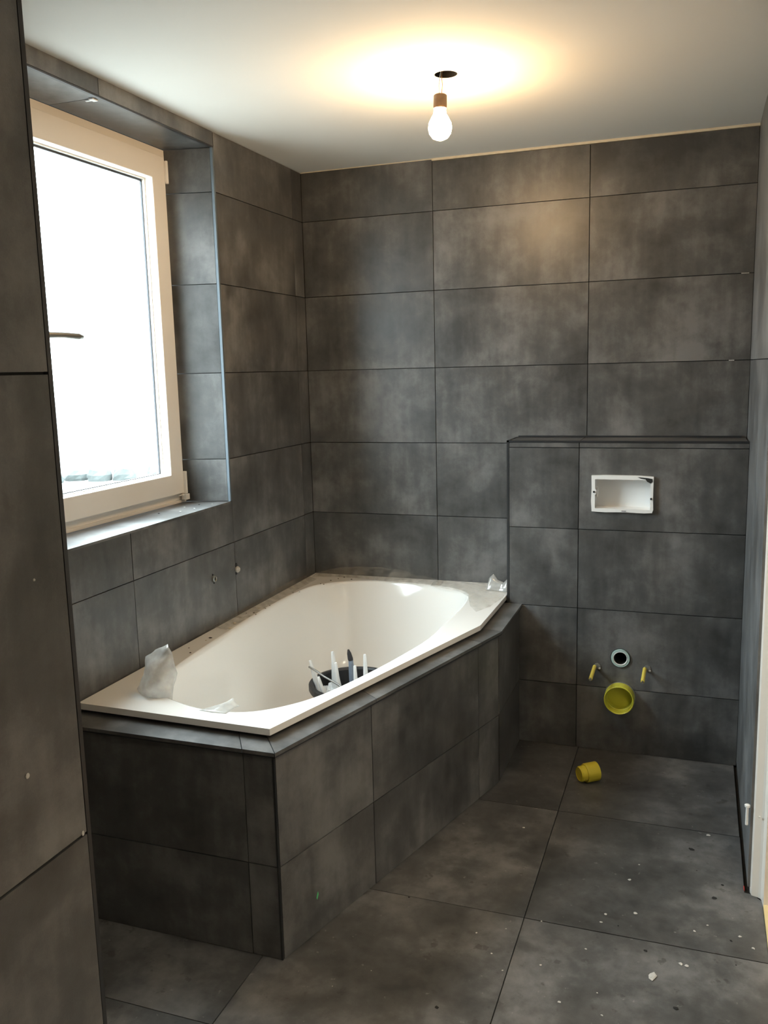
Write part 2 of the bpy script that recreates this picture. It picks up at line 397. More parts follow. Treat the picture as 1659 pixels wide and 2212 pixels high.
# ---------------------------------------------------------------- boxing around the cistern (WC wall)
FBOX = (1.2035, 1.4205, .9245, 1.0585)
fW = lambda u, v, n: (u, BY-n, v)
bxs = MB().prism([rect(BX+TH, W+.01, -.02, BTOP-TH), rect(FBOX[0], FBOX[1], FBOX[2], FBOX[3]), circ(1.317, .3715, .037)],
                 lambda u, v, n: (u, BY+TH-.0005-n, v), 0, -.17).build('wall_boxing', GROUT)
fix_normals(bxs); tag(bxs, kind='structure')
MB().box((BX+TH, BY+.10, .0), (W+.01, -.002, BTOP-TH)).build('boxing_core', GROUT, bxs)
bc = BX+.2675
DR = (1.3175, .222, .058)                                # drain pipe centre and hole radius
for k in range(5):
    z0, z1 = (rows[k], rows[k+1]) if k < 4 else (rows[4], BTOP-.006)
    tile(bxs, fW, BX+.008, bc, z0, z1)
    if k == 0:
        a = [(DR[0]+DR[2]*math.cos(t), DR[1]+DR[2]*math.sin(t)) for t in [math.asin((z1-G-DR[1])/DR[2])*-1+0 for _ in ()]]
        th = math.asin((z1-G-DR[1])/DR[2]); n = 20
        arc = [(DR[0]+DR[2]*math.cos(t), DR[1]+DR[2]*math.sin(t)) for t in [th+(-(math.pi+2*th))*i/n for i in range(n+1)]]
        tile(bxs, fW, 0, 0, 0, 0, outer=[(bc+G, z0+G), (W-.001, z0+G), (W-.001, z1-G)]+arc+[(bc+G, z1-G)])
    elif k == 1:
        th = math.asin((z0+G-DR[1])/DR[2]); n = 12
        arc = [(DR[0]+DR[2]*math.cos(t), DR[1]+DR[2]*math.sin(t)) for t in [math.pi-th-(math.pi-2*th)*i/n for i in range(n+1)]]
        tile(bxs, fW, 0, 0, 0, 0, outer=[(bc+G, z0+G)]+arc+[(W-.001, z0+G), (W-.001, z1-G), (bc+G, z1-G)], holes=[circ(1.317, .3715, .037)])
    elif k == 3:
        tile(bxs, fW, bc, W, z0, z1, holes=[rect(*FBOX)])
    else:
        tile(bxs, fW, bc, W, z0, z1)
fBS = lambda u, v, n: (BX-n, u, v)
for k in range(5):
    z0, z1 = (rows[k], rows[k+1]) if k < 4 else (rows[4], BTOP-.006)
    tile(bxs, fBS, BY+.008, -.001, z0, z1)
fBT = lambda u, v, n: (u, v, BTOP+n)
tile(bxs, fBT, BX+.008, 1.157, BY+.008, -.002); tile(bxs, fBT, 1.157, W-.004, BY+.008, -.002)
MB().box((BX-.0003, BY-.0006, .0), (BX+.008, BY+.008, BTOP-.006)).build('corner_profile', METALD, bxs)
MB().box((BX-.0003, BY-.0006, BTOP-.006), (W, BY+.008, BTOP+.001)).build('corner_profile', METALD, bxs)
MB().box((BX-.0003, BY-.0006, BTOP-.006), (BX+.008, -.001, BTOP+.001)).build('corner_profile', METALD, bxs)
MB().box((BX+.01, -.010, BTOP), (W-.02, -.0005, BTOP+.006)).build('sealant_bead', METALD, bxs)

# flush plate opening (builder's cover box)
fb = bpy.data.objects.new('flush_plate_box', None); COL.objects.link(fb); fb.location = (1.312, BY, .9245)
tag(fb, 'white rectangular plastic flush plate opening box in the boxed-out toilet wall', 'flush box')
def kid(o, root):
    o.data.transform(Matrix.Translation(-root.location)); o.parent = root; return o
x0, x1, z0, z1 = FBOX; t = .013
o = MB().prism([[(x0+.002, z0+.001), (x0+.05, z0-.001), (x0+.12, z0+.001), (x0+.16, z0-.0005), (x1-.03, z0-.001), (x1-.003, z0+.001), (x1+.001, z0+.012), (x1-.0005, z0+.05), (x1-.0005, z1-.03), (x1, z1-.002), (x1-.05, z1+.0005), (x0+.05, z1+.001), (x0, z1-.001), (x0+.001, z1-.05), (x0-.0005, z0+.04)],
                [(x0+t, z0+t), (x1-t*.8, z0+t*.9), (x1-t*.8, z1-t*1.1), (x0+t, z1-t*1.1), (x0+t, .998+.012), (x0+t+.005, .998+.006), (x0+t+.005, .998-.006), (x0+t, .998-.012)]], lambda u, v, n: (u, BY-n, v), -.055, .013).build('rim', WHITEP)
kid(fix_normals(o), fb)
kid(MB().box((x0+.002, BY+.055, z0+.002), (x1-.002, BY+.06, z1-.002)).build('back_panel', WHITEP), fb)
kid(MB().lathe([(.017, 0), (.019, .004), (.012, .006)], (x0+t+.002, BY+.025, .992), (1, 0, 0)).build('knockout', WHITEP), fb)
for sx, sz in ((x0+t*.75, .998), (x1-t*.55, .977)):
    kid(MB().lathe([(.0038, 0), (.0038, .003), (.002, .0032)], (sx, BY-.0135, sz), (0, -1, 0), 12).build('screw', METALD), fb)
kid(MB().prism([[(x1-.055, z1-.004), (x1-.045, z1-.009), (x1-.028, z1-.012), (x1-.022, z1-.020), (x1-.010, z1-.026), (x1-.003, z1-.020), (x1-.004, z1-.010), (x1-.02, z1-.007)]], lambda u, v, n: (u, BY-n, v), .0128, .0142).build('mortar_smear', GROUT), fb)
kid(MB().box((x0+.108, BY-.0142, z0+.0045), (x0+.124, BY-.0128, z0+.0065)).build('mortar_smear', GROUT), fb)

# flush pipe
fp = bpy.data.objects.new('flush_pipe', None); COL.objects.link(fp); fp.location = (1.317, BY, .3715)
tag(fp, 'pale teal flush pipe mouth set in the toilet wall above the yellow drain cap', 'pipe')
kid(MB().lathe([(.0245, -.002), (.027, -.006), (.0335, -.006), (.0345, .0), (.0345, .10)], (1.317, BY, .3715), (0, 1, 0), 32, cap=False).build('collar', TEAL), fp)
kid(MB().lathe([(.0232, -.0035), (.0255, -.0075), (.0275, -.0035)], (1.317, BY, .3715), (0, 1, 0), 32, cap=False).build('rubber_lip', WHITEP), fp)
kid(MB().lathe([(.0240, -.003), (.0240, .098), (.0, .098)], (1.317, BY, .3715), (0, 1, 0), 24, cap=False).build('bore', HOLEM), fp)

# drain with yellow cap
dr = bpy.data.objects.new('drain_cap', None); COL.objects.link(dr); dr.location = (DR[0], BY, DR[1])
tag(dr, 'large round yellow-green protective cap on the toilet drain in the wall', 'drain cap')
kid(MB().lathe([(.0545, .06), (.0545, -.046), (.052, -.049), (.0495, -.046), (.0485, -.018), (.0455, -.016), (.0455, .003), (.0, .003)], (DR[0], BY, DR[1]), (0, 1, 0), 40, cap=False).build('cap', YELG, smooth=False), dr)
o = kid(MB().lathe([(.0575, .06), (.0575, -.003), (.0548, -.004)], (DR[0]+.0003, BY, DR[1]), (0, 1, 0), 40, cap=False).build('pipe_collar', ZINC), dr)

# mounting studs in yellow sleeves
for i, (sx, sz, lab) in enumerate(((1.2245, .3345, 'left of the two yellow-sleeved mounting studs beside the flush pipe'),
                                   (1.4055, .342, 'right of the two yellow-sleeved mounting studs beside the flush pipe'))):
    st = bpy.data.objects.new('mounting_stud', None); COL.objects.link(st); st.location = (sx, BY, sz)
    tag(st, lab, 'stud', 'mounting studs for the toilet')
    dz = -.004
    kid(MB().tube([(sx, BY+.01, sz), (sx, BY-.152, sz+dz)], .0042, 10).build('threaded_rod', STEELM), st)
    kid(MB().tube([(sx, BY-.012, sz), (sx, BY-.140, sz+dz)], .0068, 14).build('sleeve', YELR), st)
    kid(MB().lathe([(.010, 0), (.013, .001), (.012, .004), (.004, .005)], (sx+.009, BY+.001, sz-.002), (0, -1, 0), 9).build('wall_plug', ZINC), st)
    kid(MB().lathe([(.003, 0), (.005, .002), (.003, .005)], (sx+.017, BY, sz-.009), (0, -1, 0), 7).build('plaster_bit', WHITEP), st)

# ---------------------------------------------------------------- window
wi = bpy.data.objects
FX = -.166; SX = -.150
wy0, wy1, wz0, wz1 = WY0+.001, -.7395, WZ0+.002, WZ1-.002
so = (-1.530, -.7635, 1.041, 2.177)                       # sash outer y0 y1 z0 z1
si = (-1.450, -.838, 1.113, 2.099)                       # sash inner
f = MB().prism([rect(wy0, wy1, wz0, wz1), rect(so[0]+.012, so[1]-.012, so[2]+.012, so[3]-.012)], lambda u, v, n: (FX+n, u, v), -.075, 0).build('window_1', PVCW)
fix_normals(f); tag(f, kind='structure')
MB().box((FX-.001, wy0, wz0-.001), (FX+.006, wy1, wz0+.009)).build('frame_bead', PVCW, f)
sa = MB().prism([rect(*so), rect(si[0], si[1], si[2], si[3])], lambda u, v, n: (SX+n, u, v), -.06, 0).build('sash', PVCW, f, bevel=.0025)
fix_normals(sa)
gy0, gy1, gz0, gz1 = si[0]+.018, si[1]-.004, si[2]+.004, si[3]-.004
# glazing bead: bevelled ledge between sash face and glass
gb = MB().prism([rect(si[0]-.001, si[1]+.001, si[2]-.001, si[3]+.001), rect(gy0-.004, gy1+.0, gz0+.0, gz1-.0)], lambda u, v, n: (SX-.030+n, u, v), -.012, 0).build('glazing_bead', PVCW, sa)
fix_normals(gb)
gk = MB().prism([rect(gy0-.006, gy1+.001, gz0-.001, gz1+.001), rect(gy0, gy1-.003, gz0+.0025, gz1-.006)], lambda u, v, n: (SX-.040+n, u, v), -.006, 0).build('gasket', GASK, sa)
fix_normals(gk)
MB().box((SX-.048, gy0-.006, gz0-.002), (SX-.044, gy1+.002, gz1+.002)).build('pane', GLASS, sa)
for (z0, z1) in ((2.092, 2.165),):
    MB().lathe([(.006, 0), (.0065, .002), (.0065, z1-z0-.002), (.006, z1-z0)], (SX+.002, so[1]+.006, z0), (0, 0, 1), 12).box((SX-.005, so[1]-.003, z0+.004), (SX+.002, so[1]+.007, z1-.004)).build('hinge', PVCW, sa)
MB().box((SX-.004, so[1]-.001, 1.040), (SX+.010, so[1]+.008, 1.118)).box((SX-.006, so[1]-.010, 1.018), (SX+.014, so[1]+.012, 1.038)).box((SX-.002, so[1]-.038, 1.034), (SX+.005, so[1]-.008, 1.037)).build('hinge', PVCW, sa, bevel=.001)
hy = -1.490
hx = SX+.05
MB().lathe([(.013, 0), (.013, .008), (.009, .010), (.009, .05)], (SX, hy, 1.571), (1, 0, 0), 16).tube([(hx, hy, 1.571), (hx+.002, hy+.03, 1.571), (hx+.003, -1.40, 1.572), (hx+.003, -1.34, 1.570), (hx+.002, -1.321, 1.5695)], [.008, .0095, .009, .0105, .008], 12).build('handle', simple('satin_handle', (.28, .27, .25), .4, .7), sa, smooth=True)
MB().box((SX, hy-.014, 1.52), (SX+.006, hy+.014, 1.62)).build('handle_plate', simple('satin_plate', (.3, .29, .27), .4, .7), sa)

# ---------------------------------------------------------------- door frame on the right
DX = W+.007
prof = [(DX, -.985), (DX, -.999), (DX+.0035, -1.012), (DX+.020, -1.018), (DX+.0255, -1.022), (DX+.0275, -1.028), (DX+.0300, -1.064), (DX+.14, -1.068), (DX+.14, -.985)]
d1 = MB().prism([prof], lambda u, v, n: (u, v, n), .0, 2.07).build('door_1', DOORP)
d1 = fix_normals(d1); tag(d1, kind='structure')
MB().prism([[(DX, -1.942), (DX, -1.960), (DX+.14, -1.960), (DX+.14, -1.90), (DX+.033, -1.90), (DX+.030, -1.93)]], lambda u, v, n: (u, v, n), 0, 2.07).build('jamb', DOORP, d1)
MB().box((DX, -1.96, 2.03), (DX+.14, -.992, 2.09)).build('head', DOORP, d1)
MB().box((1.7690, -1.90, -.004), (1.7860, -1.040, .010)).build('threshold_strip', WOODL, d1)
MB().box((DX+.012, -1.0235, .868), (DX+.018, -1.0185, .880)).build('strike', GASK, d1)
MB().lathe([(.0028, 0), (.0024, .002), (.001, .0025)], (DX+.014, -1.0195, .238), (-.4, -.92, 0), 10).build('screw_cover', DOORP, d1)

# hallway beyond the doorway
hf = tag(MB().box((1.786, -3.2, -.1), (3.2, .2, -.002)).build('floor_hall', WOODF), kind='structure')
tag(MB().box((3.2, -3.3, -.1), (3.3, .3, 2.5)).build('wall_hall', PLASTER), kind='structure')
tag(MB().box((1.86, .2, -.1), (3.3, .3, 2.5)).build('wall_hall_back', PLASTER), kind='structure')
tag(MB().box((1.86, -3.3, -.1), (3.3, -3.2, 2.5)).build('wall_hall_front', PLASTER), kind='structure')
tag(MB().box((1.80, -3.3, 2.42), (3.3, .3, 2.5)).build('ceiling_hall', PLASTER), kind='structure')

for (lx, ly_, lw_, lab) in ((2.18, -1.52, HALL_FILL, 'unseen round white fill lamp added in the hallway outside the doorway with the pale wood threshold'),
                            (2.10, -2.75, HALL2_FILL, 'unseen round white fill lamp added in the hallway beside where the camera stands')):
    hl = bpy.data.objects.new('fill_lamp', None); COL.objects.link(hl); hl.location = (lx, ly_, 2.33)  # out-of-view lamp, added to brighten panels, floor and partition
    tag(hl, lab, 'fill lamp')
    HG = newmat('hall_fill_glow'); HG[3].inputs['Emission Color'].default_value = (1, .86, .66, 1); HG[3].inputs['Emission Strength'].default_value = lw_
    kid(MB().lathe([(.02, 0), (.13, .012), (.15, .04), (.14, .07)], (lx, ly_, 2.34), (0, 0, 1), 24).build('shade', HG[0]), hl)
    kid(MB().lathe([(.16, 0), (.16, .012)], (lx, ly_, 2.410), (0, 0, 1), 24).build('base', PVCW), hl)

# ---------------------------------------------------------------- tiled bath surround
ZC = .556                                                 # top of the capping tiles
A0 = Vector((.0, -1.652)); A1 = Vector((.627, -1.652)); A2 = Vector((.938, -.553)); A3 = Vector((.938, BY))
su = bpy.data.objects.new('bath_surround', None); COL.objects.link(su); su.location = (.45, -1.0, 0)
tag(su, 'dark grey tiled surround with mitred capping tiles around the white bathtub', 'bath surround')
def inset(pts, d):       # offset a polyline inwards (towards the tub)
    out = []
    for i, p in enumerate(pts):
        ns = []
        if i > 0: e = (p-pts[i-1]).normalized(); ns.append(Vector((-e.y, e.x)))
        if i < len(pts)-1: e = (pts[i+1]-p).normalized(); ns.append(Vector((-e.y, e.x)))
        n = sum(ns, Vector((0, 0))); n.normalize(); out.append(p+n*(d/n.dot(ns[0])))
    return out
P = [A0, A1, A2, A3]; PI_ = inset(P, TH); PI2 = inset(P, .05)
core = [tuple(p) for p in PI_]+[tuple(p) for p in reversed(PI2)]
kid(fix_normals(MB().prism([core], lambda u, v, n: (u, v, n), 0, ZC-TH).build('masonry', GROUT)), su)
def panel(a, b, us, zs):
    d = (b-a); Ln = d.length; d.normalize(); nrm = Vector((d.y, -d.x))
    f3 = lambda u, v, n: (a.x+d.x*u+nrm.x*n, a.y+d.y*u+nrm.y*n, v)
    us = [u*1.0 for u in us]+[Ln]
    for i in range(len(us)-1):
        for k in range(len(zs)-1):
            kid(tile(None, f3, us[i]+(.004 if i == 0 else 0), us[i+1]-(.004 if i == len(us)-2 else 0), zs[k], zs[k+1]), su)
panel(A0, A1, [0, .542], [0, Z0, ZC-.011])
panel(A1, A2, [0, .395, .997], [0, Z0, ZC-.011])
panel(A2, A3, [0], [0, Z0, ZC-.011])
kid(MB().box((A1.x-.006, A1.y-.0004, 0), (A1.x-.001, A1.y+.006, ZC-.009)).build('corner_profile', METALD), su)
# capping
PO = inset(P, -.010); PC = inset(P, .085)
PO[0].x = PC[0].x = .0015; PO[3].y = PC[3].y = BY-.0015
def capt(pts): kid(fix_normals(MB().prism([[tuple(p) for p in pts]], lambda u, v, n: (u, v, n), ZC-.0095, ZC-random.uniform(0, .0004)).build('capping_tile', TILE)), su)
def lerp(a, b, t): return a+(b-a)*t
def capseg(i, ts, gap=.0012):
    L_ = (PO[i+1]-PO[i]).length; g = gap/L_
    for a, b in zip(ts[:-1], ts[1:]):
        a2, b2 = a+g, b-g
        capt([lerp(PO[i], PO[i+1], a2), lerp(PO[i], PO[i+1], b2), lerp(PC[i], PC[i+1], b2), lerp(PC[i], PC[i+1], a2)])
capseg(0, [0, .86, 1]); capseg(1, [0, .36, .88, 1]); capseg(2, [0, 1])
# dark edge profile below the cap nose
for i in range(3):
    a, b = PO[i], PO[i+1]; d = (b-a).normalized(); n_ = Vector((-d.y, d.x))
    kid(fix_normals(MB().prism([[tuple(a-n_*.0004), tuple(b-n_*.0004), tuple(b+n_*.011), tuple(a+n_*.011)]], lambda u, v, n: (u, v, n), ZC-.0125, ZC-.0098).build('edge_profile', METALD)), su)
# green mark on the panel
d = (A2-A1).normalized(); nr = Vector((d.y, -d.x)); q = A1+d*.138
f3 = lambda u, v, n: (q.x+d.x*u+nr.x*n, q.y+d.y*u+nr.y*n, v)
kid(MB().prism([[(-.004, .098), (-.001, .092), (.002, .098), (.005, .105), (.003, .113), (.0, .108), (-.002, .104)]], f3, -.001, .0004).build('paint_mark', GREEN), su)

# ---------------------------------------------------------------- bathtub
ZR = .584
outer = [(.004, -1.583), (.588, -1.594), (.883, -.596), (.886, -.186), (.886, -.004), (.004, -.004)]
def resample(lp, n, closed=True):
    lp = [Vector(p) for p in lp]; m = len(lp); seg = [(lp[(i+1) % m]-lp[i]).length for i in range(m)]; T = sum(seg)
    out = []
    for k in range(n):
        s_ = T*k/n; i = 0
        while s_ > seg[i]: s_ -= seg[i]; i += 1
        out.append(lp[i].lerp(lp[(i+1) % m], s_/seg[i]))
    return out
ctrl = [(.758, -.80), (.765, -.62), (.770, -.45), (.764, -.33), (.742, -.225), (.675, -.160), (.57, -.125), (.46, -.108), (.33, -.112), (.21, -.145), (.12, -.215), (.080, -.33),
        (.066, -.60), (.082, -.95), (.100, -1.22), (.130, -1.385), (.190, -1.470), (.275, -1.515), (.377, -1.540), (.478, -1.526), (.554, -1.468), (.620, -1.365), (.680, -1.18), (.725, -.99)]
ctrl = [(x-.007, y+.017+.012*(y+1.55)/1.45) for x, y in ctrl]
def catmull(c, per):
    out = []; m = len(c); c = [Vector(p) for p in c]
    for i in range(m):
        p0, p1, p2, p3 = c[i-1], c[i], c[(i+1) % m], c[(i+2) % m]
        for k in range(per):
            t = k/per
            out.append(.5*((2*p1)+(p2-p0)*t+(2*p0-5*p1+4*p2-p3)*t*t+(3*p1-p0-3*p2+p3)*t**3))
    return out
inner = resample(catmull(ctrl, 8), 160)
cen = Vector((.415, -.83)); NI = len(inner)
v = []; fcs = []
def ring(pts, z): v.extend([(p.x, p.y, z) for p in pts])
def scale(s_, shift=0): return [cen+(p-cen)*s_+Vector((0, shift)) for p in inner]
def lip(d):              # move the inner outline by d metres along its radius
    return [p+(p-cen).normalized()*d for p in inner]
rings = [(lip(.006), ZR), (lip(.002), ZR-.0015), (lip(-.002), ZR-.006), (lip(-.006), ZR-.016), (scale(.962), ZR-.06), (scale(.94), ZR-.13), (scale(.915), ZR-.21), (scale(.882), ZR-.29), (scale(.845), ZR-.35), (scale(.79), ZR-.395), (scale(.72), ZR-.418), (scale(.62), ZR-.427), (scale(.35), ZR-.430), (scale(.1), ZR-.432)]
for pts, z in rings: ring(pts, z)
for i in range(len(rings)-1):
    for k in range(NI):
        k2 = (k+1) % NI; fcs.append((i*NI+k, i*NI+k2, (i+1)*NI+k2, (i+1)*NI+k))
fcs.append(tuple((len(rings)-1)*NI+k for k in range(NI)))
tub = bpy.data.objects.new('bathtub', None); COL.objects.link(tub); tub.location = (.42, -.83, .16)
tag(tub, 'white acrylic corner bathtub with a wide flat rim, dusty, set into dark tiles', 'bathtub')
kid(fix_normals(link('basin', v, fcs, ACRYL, smooth=True)), tub)
rimm = MB().prism([outer, [tuple(p) for p in lip(.006)]], lambda u, v, n: (u, v, n), ZR-.0175, ZR).build('rim', ACRYL, bevel=.0035)
kid(fix_normals(rimm), tub)
kid(MB().lathe([(.030, 0), (.034, .001), (.033, .003), (.028, .0035)], (.46, -1.12, ZR-.4318), (0, 0, 1), 24).build('drain_ring', STEELM), tub)
kid(MB().prism([[(.02, -1.542), (.560, -1.560), (.846, -.59), (.846, -.2), (.838, -.2), (.838, -.59), (.552, -1.550), (.02, -1.533)]], lambda u, v, n: (u, v, n), ZC-.012, ZR-.0176).build('foam_seal', GROUT), tub)

# ---------------------------------------------------------------- bucket with nozzles in the tub
BC = Vector((.435, -.655, .1538)); RB = .163; HB = .206
bk = bpy.data.objects.new('mortar_bucket', None); COL.objects.link(bk); bk.location = BC
tag(bk, 'black round builder\'s bucket with steel bail standing in the bathtub', 'bucket')
b0 = (0, 0, 0)
MB().lathe([(.0, 0), (.118, 0), (.124, .004), (.150, HB-.03), (RB-.004, HB-.028), (RB, HB-.02), (RB, HB-.004), (RB-.003, HB), (RB-.014, HB), (RB-.018, HB-.006), (.120, .010), (.0, .008)], b0, (0, 0, 1), 48, cap=False).build('body', BLACKP, bk, smooth=False)
pa = Vector((.078, -.152, HB-.035)); pb = Vector((-.120, .115, HB-.03))
bp_ = []
apex = [Vector((.070, -.158, .196)), Vector((.045, -.152, .214)), Vector((-.015, -.108, .230)), Vector((-.08, -.075, .240)), Vector((-.135, -.052, .256)), Vector((-.156, -.040, .258)), Vector((-.160, -.025, .252)), Vector((-.155, .0, .235)), Vector((-.148, .04, .205)), Vector((-.145, .085, .175))]
MB().tube([pa]+apex+[Vector((-.135, .10, .165))], .0036, 10).build('bail', STEELM, bk, smooth=True)
nzl = [((.281, .435), (.335, .300), .022, 'tall white sealant nozzle leaning at the left edge of the bucket', WHITEP),
       ((.352, .450), (.354, .300), .015, 'thin white sealant nozzle just left of the tallest one', WHITEP),
       ((.360, .468), (.386, .300), .023, 'tallest white sealant nozzle in the bucket', WHITEP),
       ((.389, .443), (.404, .300), .015, 'white sealant nozzle right of the tallest one', WHITEP),
       ((.463, .440), (.467, .294), .015, 'short white sealant nozzle right of the dark-tipped tube', WHITEP),
       ((.484, .469), (.484, .300), .017, 'white sealant nozzle standing rightmost in the bucket', WHITEP),
       ((.334, .396), (.384, .285), .015, 'short white nozzle tilted left below the bucket bail', WHITEP)]
yoff = [-.68, -.64, -.66, -.70, -.705, -.66, -.73]
for ((tx, tz), (bx_, bz), rr, lab, mt), yy in zip(nzl, yoff):
    b_ = Vector((bx_, yy+.0, bz-.08)); tp = Vector((tx, yy-.01, tz)); ax = tp-b_; L_ = ax.length
    o = MB().lathe([(rr*.85, 0), (rr*1.0, .002), (rr, L_*.22), (rr*.80, L_*.24), (.0052, L_-.004), (.0045, L_)], b_, ax, 16).build('sealant_nozzle', mt, smooth=False)
    tag(recenter(o), lab, 'nozzle', 'white sealant nozzles in the bucket')
sp_ = bpy.data.objects.new('sealant_tube', None); COL.objects.link(sp_); sp_.location = (.435, -.66, .26)
tag(sp_, 'smeared blue-grey sealant tube with black tip standing in the bucket', 'sealant tube')
kid(MB().lathe([(.0125, 0), (.0135, .03), (.012, .10), (.0085, .165)], (.436, -.66, .275), (-.06, 0, 1), 14).build('tube', BLUEGREY), sp_)
kid(MB().lathe([(.0085, 0), (.0095, .008), (.0075, .028), (.003, .042)], (.4265, -.66, .437), (-.22, 0, 1), 12).build('tip', DARKTIP), sp_)
kid(MB().lathe([(.024, 0), (.026, .01), (.025, .05), (.018, .072), (.0115, .078)], (.436, -.652, .288), (0, 0, 1), 20).build('cap', WHITEP), sp_)
def crumple(name, c, sx, sy_, amp, seed, mat, lab, cat, tilt=(0, 0, 0), n=9, group=None):
    vs = []; fs = []
    for i in range(n):
        for j in range(n):
            u = i/(n-1)-.5; w_ = j/(n-1)-.5
            nn = mnoise.noise(Vector((u*4+seed, w_*4, seed*1.7))); n2 = mnoise.noise(Vector((u*9, w_*9+seed, 3.1)))
            vs.append(Vector((u*sx*(1+.3*n2), w_*sy_*(1+.3*nn), amp*nn+amp*.5*n2)))
    for i in range(n-1):
        for j in range(n-1): fs.append((i*n+j, i*n+j+1, (i+1)*n+j+1, (i+1)*n+j))
    o = link(name, vs, fs, mat); o.rotation_euler = tilt; o.location = c
    sol = o.modifiers.new('thickness', 'SOLIDIFY'); sol.thickness = .0006
    tag(o, lab, cat, group); return o
crumple('paper_wad', (.345, -.66, .325), .055, .07, .02, 2.2, WHITEP, 'crumpled white plastic scrap low at the left side of the bucket', 'plastic scrap', (.3, -.4, .2))
crumple('paper_wad', (.40, -.70, .305), .08, .07, .022, 5.2, WHITEP, 'crumpled white plastic scrap among the nozzles at the front of the bucket', 'plastic scrap', (.2, .3, .6))

# ---------------------------------------------------------------- plastic film
def sheet(name, rows_, mat, lab, amp=.004, seed=1.0, sub=2, mv=(0, 0, 0)):
    rows_ = [[tuple(c+m for c, m in zip(p, mv)) for p in r_] for r_ in rows_]
    n = len(rows_); m = len(rows_[0]); vs = [Vector(p) for r_ in rows_ for p in r_]; fs = []
    for i in range(n-1):
        for j in range(m-1): fs.append((i*m+j, i*m+j+1, (i+1)*m+j+1, (i+1)*m+j))
    o = link(name, vs, fs, mat, smooth=True); recenter(o)
    ss = o.modifiers.new('sub', 'SUBSURF'); ss.subdivision_type = 'SIMPLE'; ss.levels = ss.render_levels = sub
    tx = bpy.data.textures.new(name+'_folds', 'CLOUDS'); tx.noise_scale = .035; tx.noise_depth = 3
    dp = o.modifiers.new('folds', 'DISPLACE'); dp.texture = tx; dp.strength = amp; dp.texture_coords = 'GLOBAL'; dp.mid_level = .5
    so_ = o.modifiers.new('thickness', 'SOLIDIFY'); so_.thickness = .0003
    tag(o, lab, 'plastic film'); return o
# tuft standing on the near left corner of the basin edge
sheet('plastic_film', [[(.112, -1.475, .598), (.135, -1.47, .640), (.142, -1.465, .690), (.172, -1.46, .712), (.206, -1.45, .728)],
                       [(.135, -1.500, .597), (.150, -1.50, .630), (.165, -1.49, .675), (.190, -1.475, .700), (.215, -1.46, .722)],
                       [(.162, -1.515, .595), (.178, -1.52, .625), (.190, -1.505, .660), (.212, -1.480, .690), (.224, -1.460, .708)],
                       [(.200, -1.512, .590), (.205, -1.51, .615), (.212, -1.500, .640), (.226, -1.475, .660), (.230, -1.462, .680)],
                       [(.240, -1.500, .570), (.238, -1.49, .600), (.236, -1.480, .620), (.236, -1.470, .632), (.236, -1.460, .650)]],
      FILM, 'milky plastic film tuft standing up at the near left basin edge', .010, mv=(-.007, .017, -.008))
# scrap on the far right corner against the boxing
sheet('plastic_film', [[(.795, -.150, .594), (.800, -.140, .615), (.806, -.130, .640), (.821, -.120, .655)],
                       [(.825, -.150, .594), (.830, -.145, .612), (.835, -.135, .630), (.838, -.125, .634)],
                       [(.855, -.155, .594), (.858, -.150, .610), (.862, -.140, .620), (.864, -.125, .622)],
                       [(.884, -.160, .594), (.884, -.155, .612), (.884, -.145, .632), (.884, -.120, .650)]],
      FILM, 'crumpled white plastic film scrap in the far right tub corner beside the boxing', .010, mv=(-.003, .02, -.008))
rw = []
for i, (x, ya, yb_) in enumerate([(.56, -.11, -.012), (.64, -.145, -.010), (.70, -.175, -.012), (.75, -.24, -.010), (.79, -.37, -.012), (.83, -.44, -.010), (.862, -.36, -.012), (.882, -.22, -.010)]):
    rw.append([(x, ya+(yb_-ya)*t, ZR+.002+.005*math.sin(3.1*t)*(1+.5*math.sin(9*x+5*t))) for t in (0, .2, .4, .6, .8, 1)])
sheet('plastic_film', rw, FILMT, 'clear plastic film lying flat on the far right corner of the tub rim', .003, sub=1)
# film along the back rim, bulging up against the back wall
rw = []
for x, h in ((.02, .0), (.075, .020), (.13, .030), (.20, .036), (.31, .040), (.41, .032), (.53, .008), (.60, .0)):
    rw.append([(x, -.085+.02*math.sin(x*9), ZR+.003), (x, -.06, ZR+.006+h*.35), (x, -.036, ZR+.006+h*.75), (x, -.014, ZR+.004+h)])
sheet('plastic_film', rw, FILMT, 'clear plastic film draped along the back rim under the back wall', .008)
rw = []
for y, h in ((-.12, .012), (-.25, .020), (-.36, .016), (-.5, .012), (-.62, .010), (-.75, .006), (-.88, .004)):
    rw.append([(.004, y, ZR+.004+h), (.02, y, ZR+.004+h*.8), (.04, y, ZR+.003+h*.4), (.058, y, ZR+.002)])
sheet('plastic_film', rw, FILMT, 'dusty clear plastic film strip along the left rim below the window', .006)
sheet('plastic_film', [[(.36, -1.555, ZR+.001), (.40, -1.56, ZR+.001), (.44, -1.555, ZR+.001)],
                       [(.385, -1.52, ZR+.003), (.415, -1.52, ZR+.010), (.445, -1.52, ZR+.003)],
                       [(.40, -1.50, ZR+.002), (.425, -1.49, ZR+.018), (.45, -1.50, ZR+.001)]], FILM, 'small milky film flap on the near basin edge', .003, mv=(-.007, .017, 0))

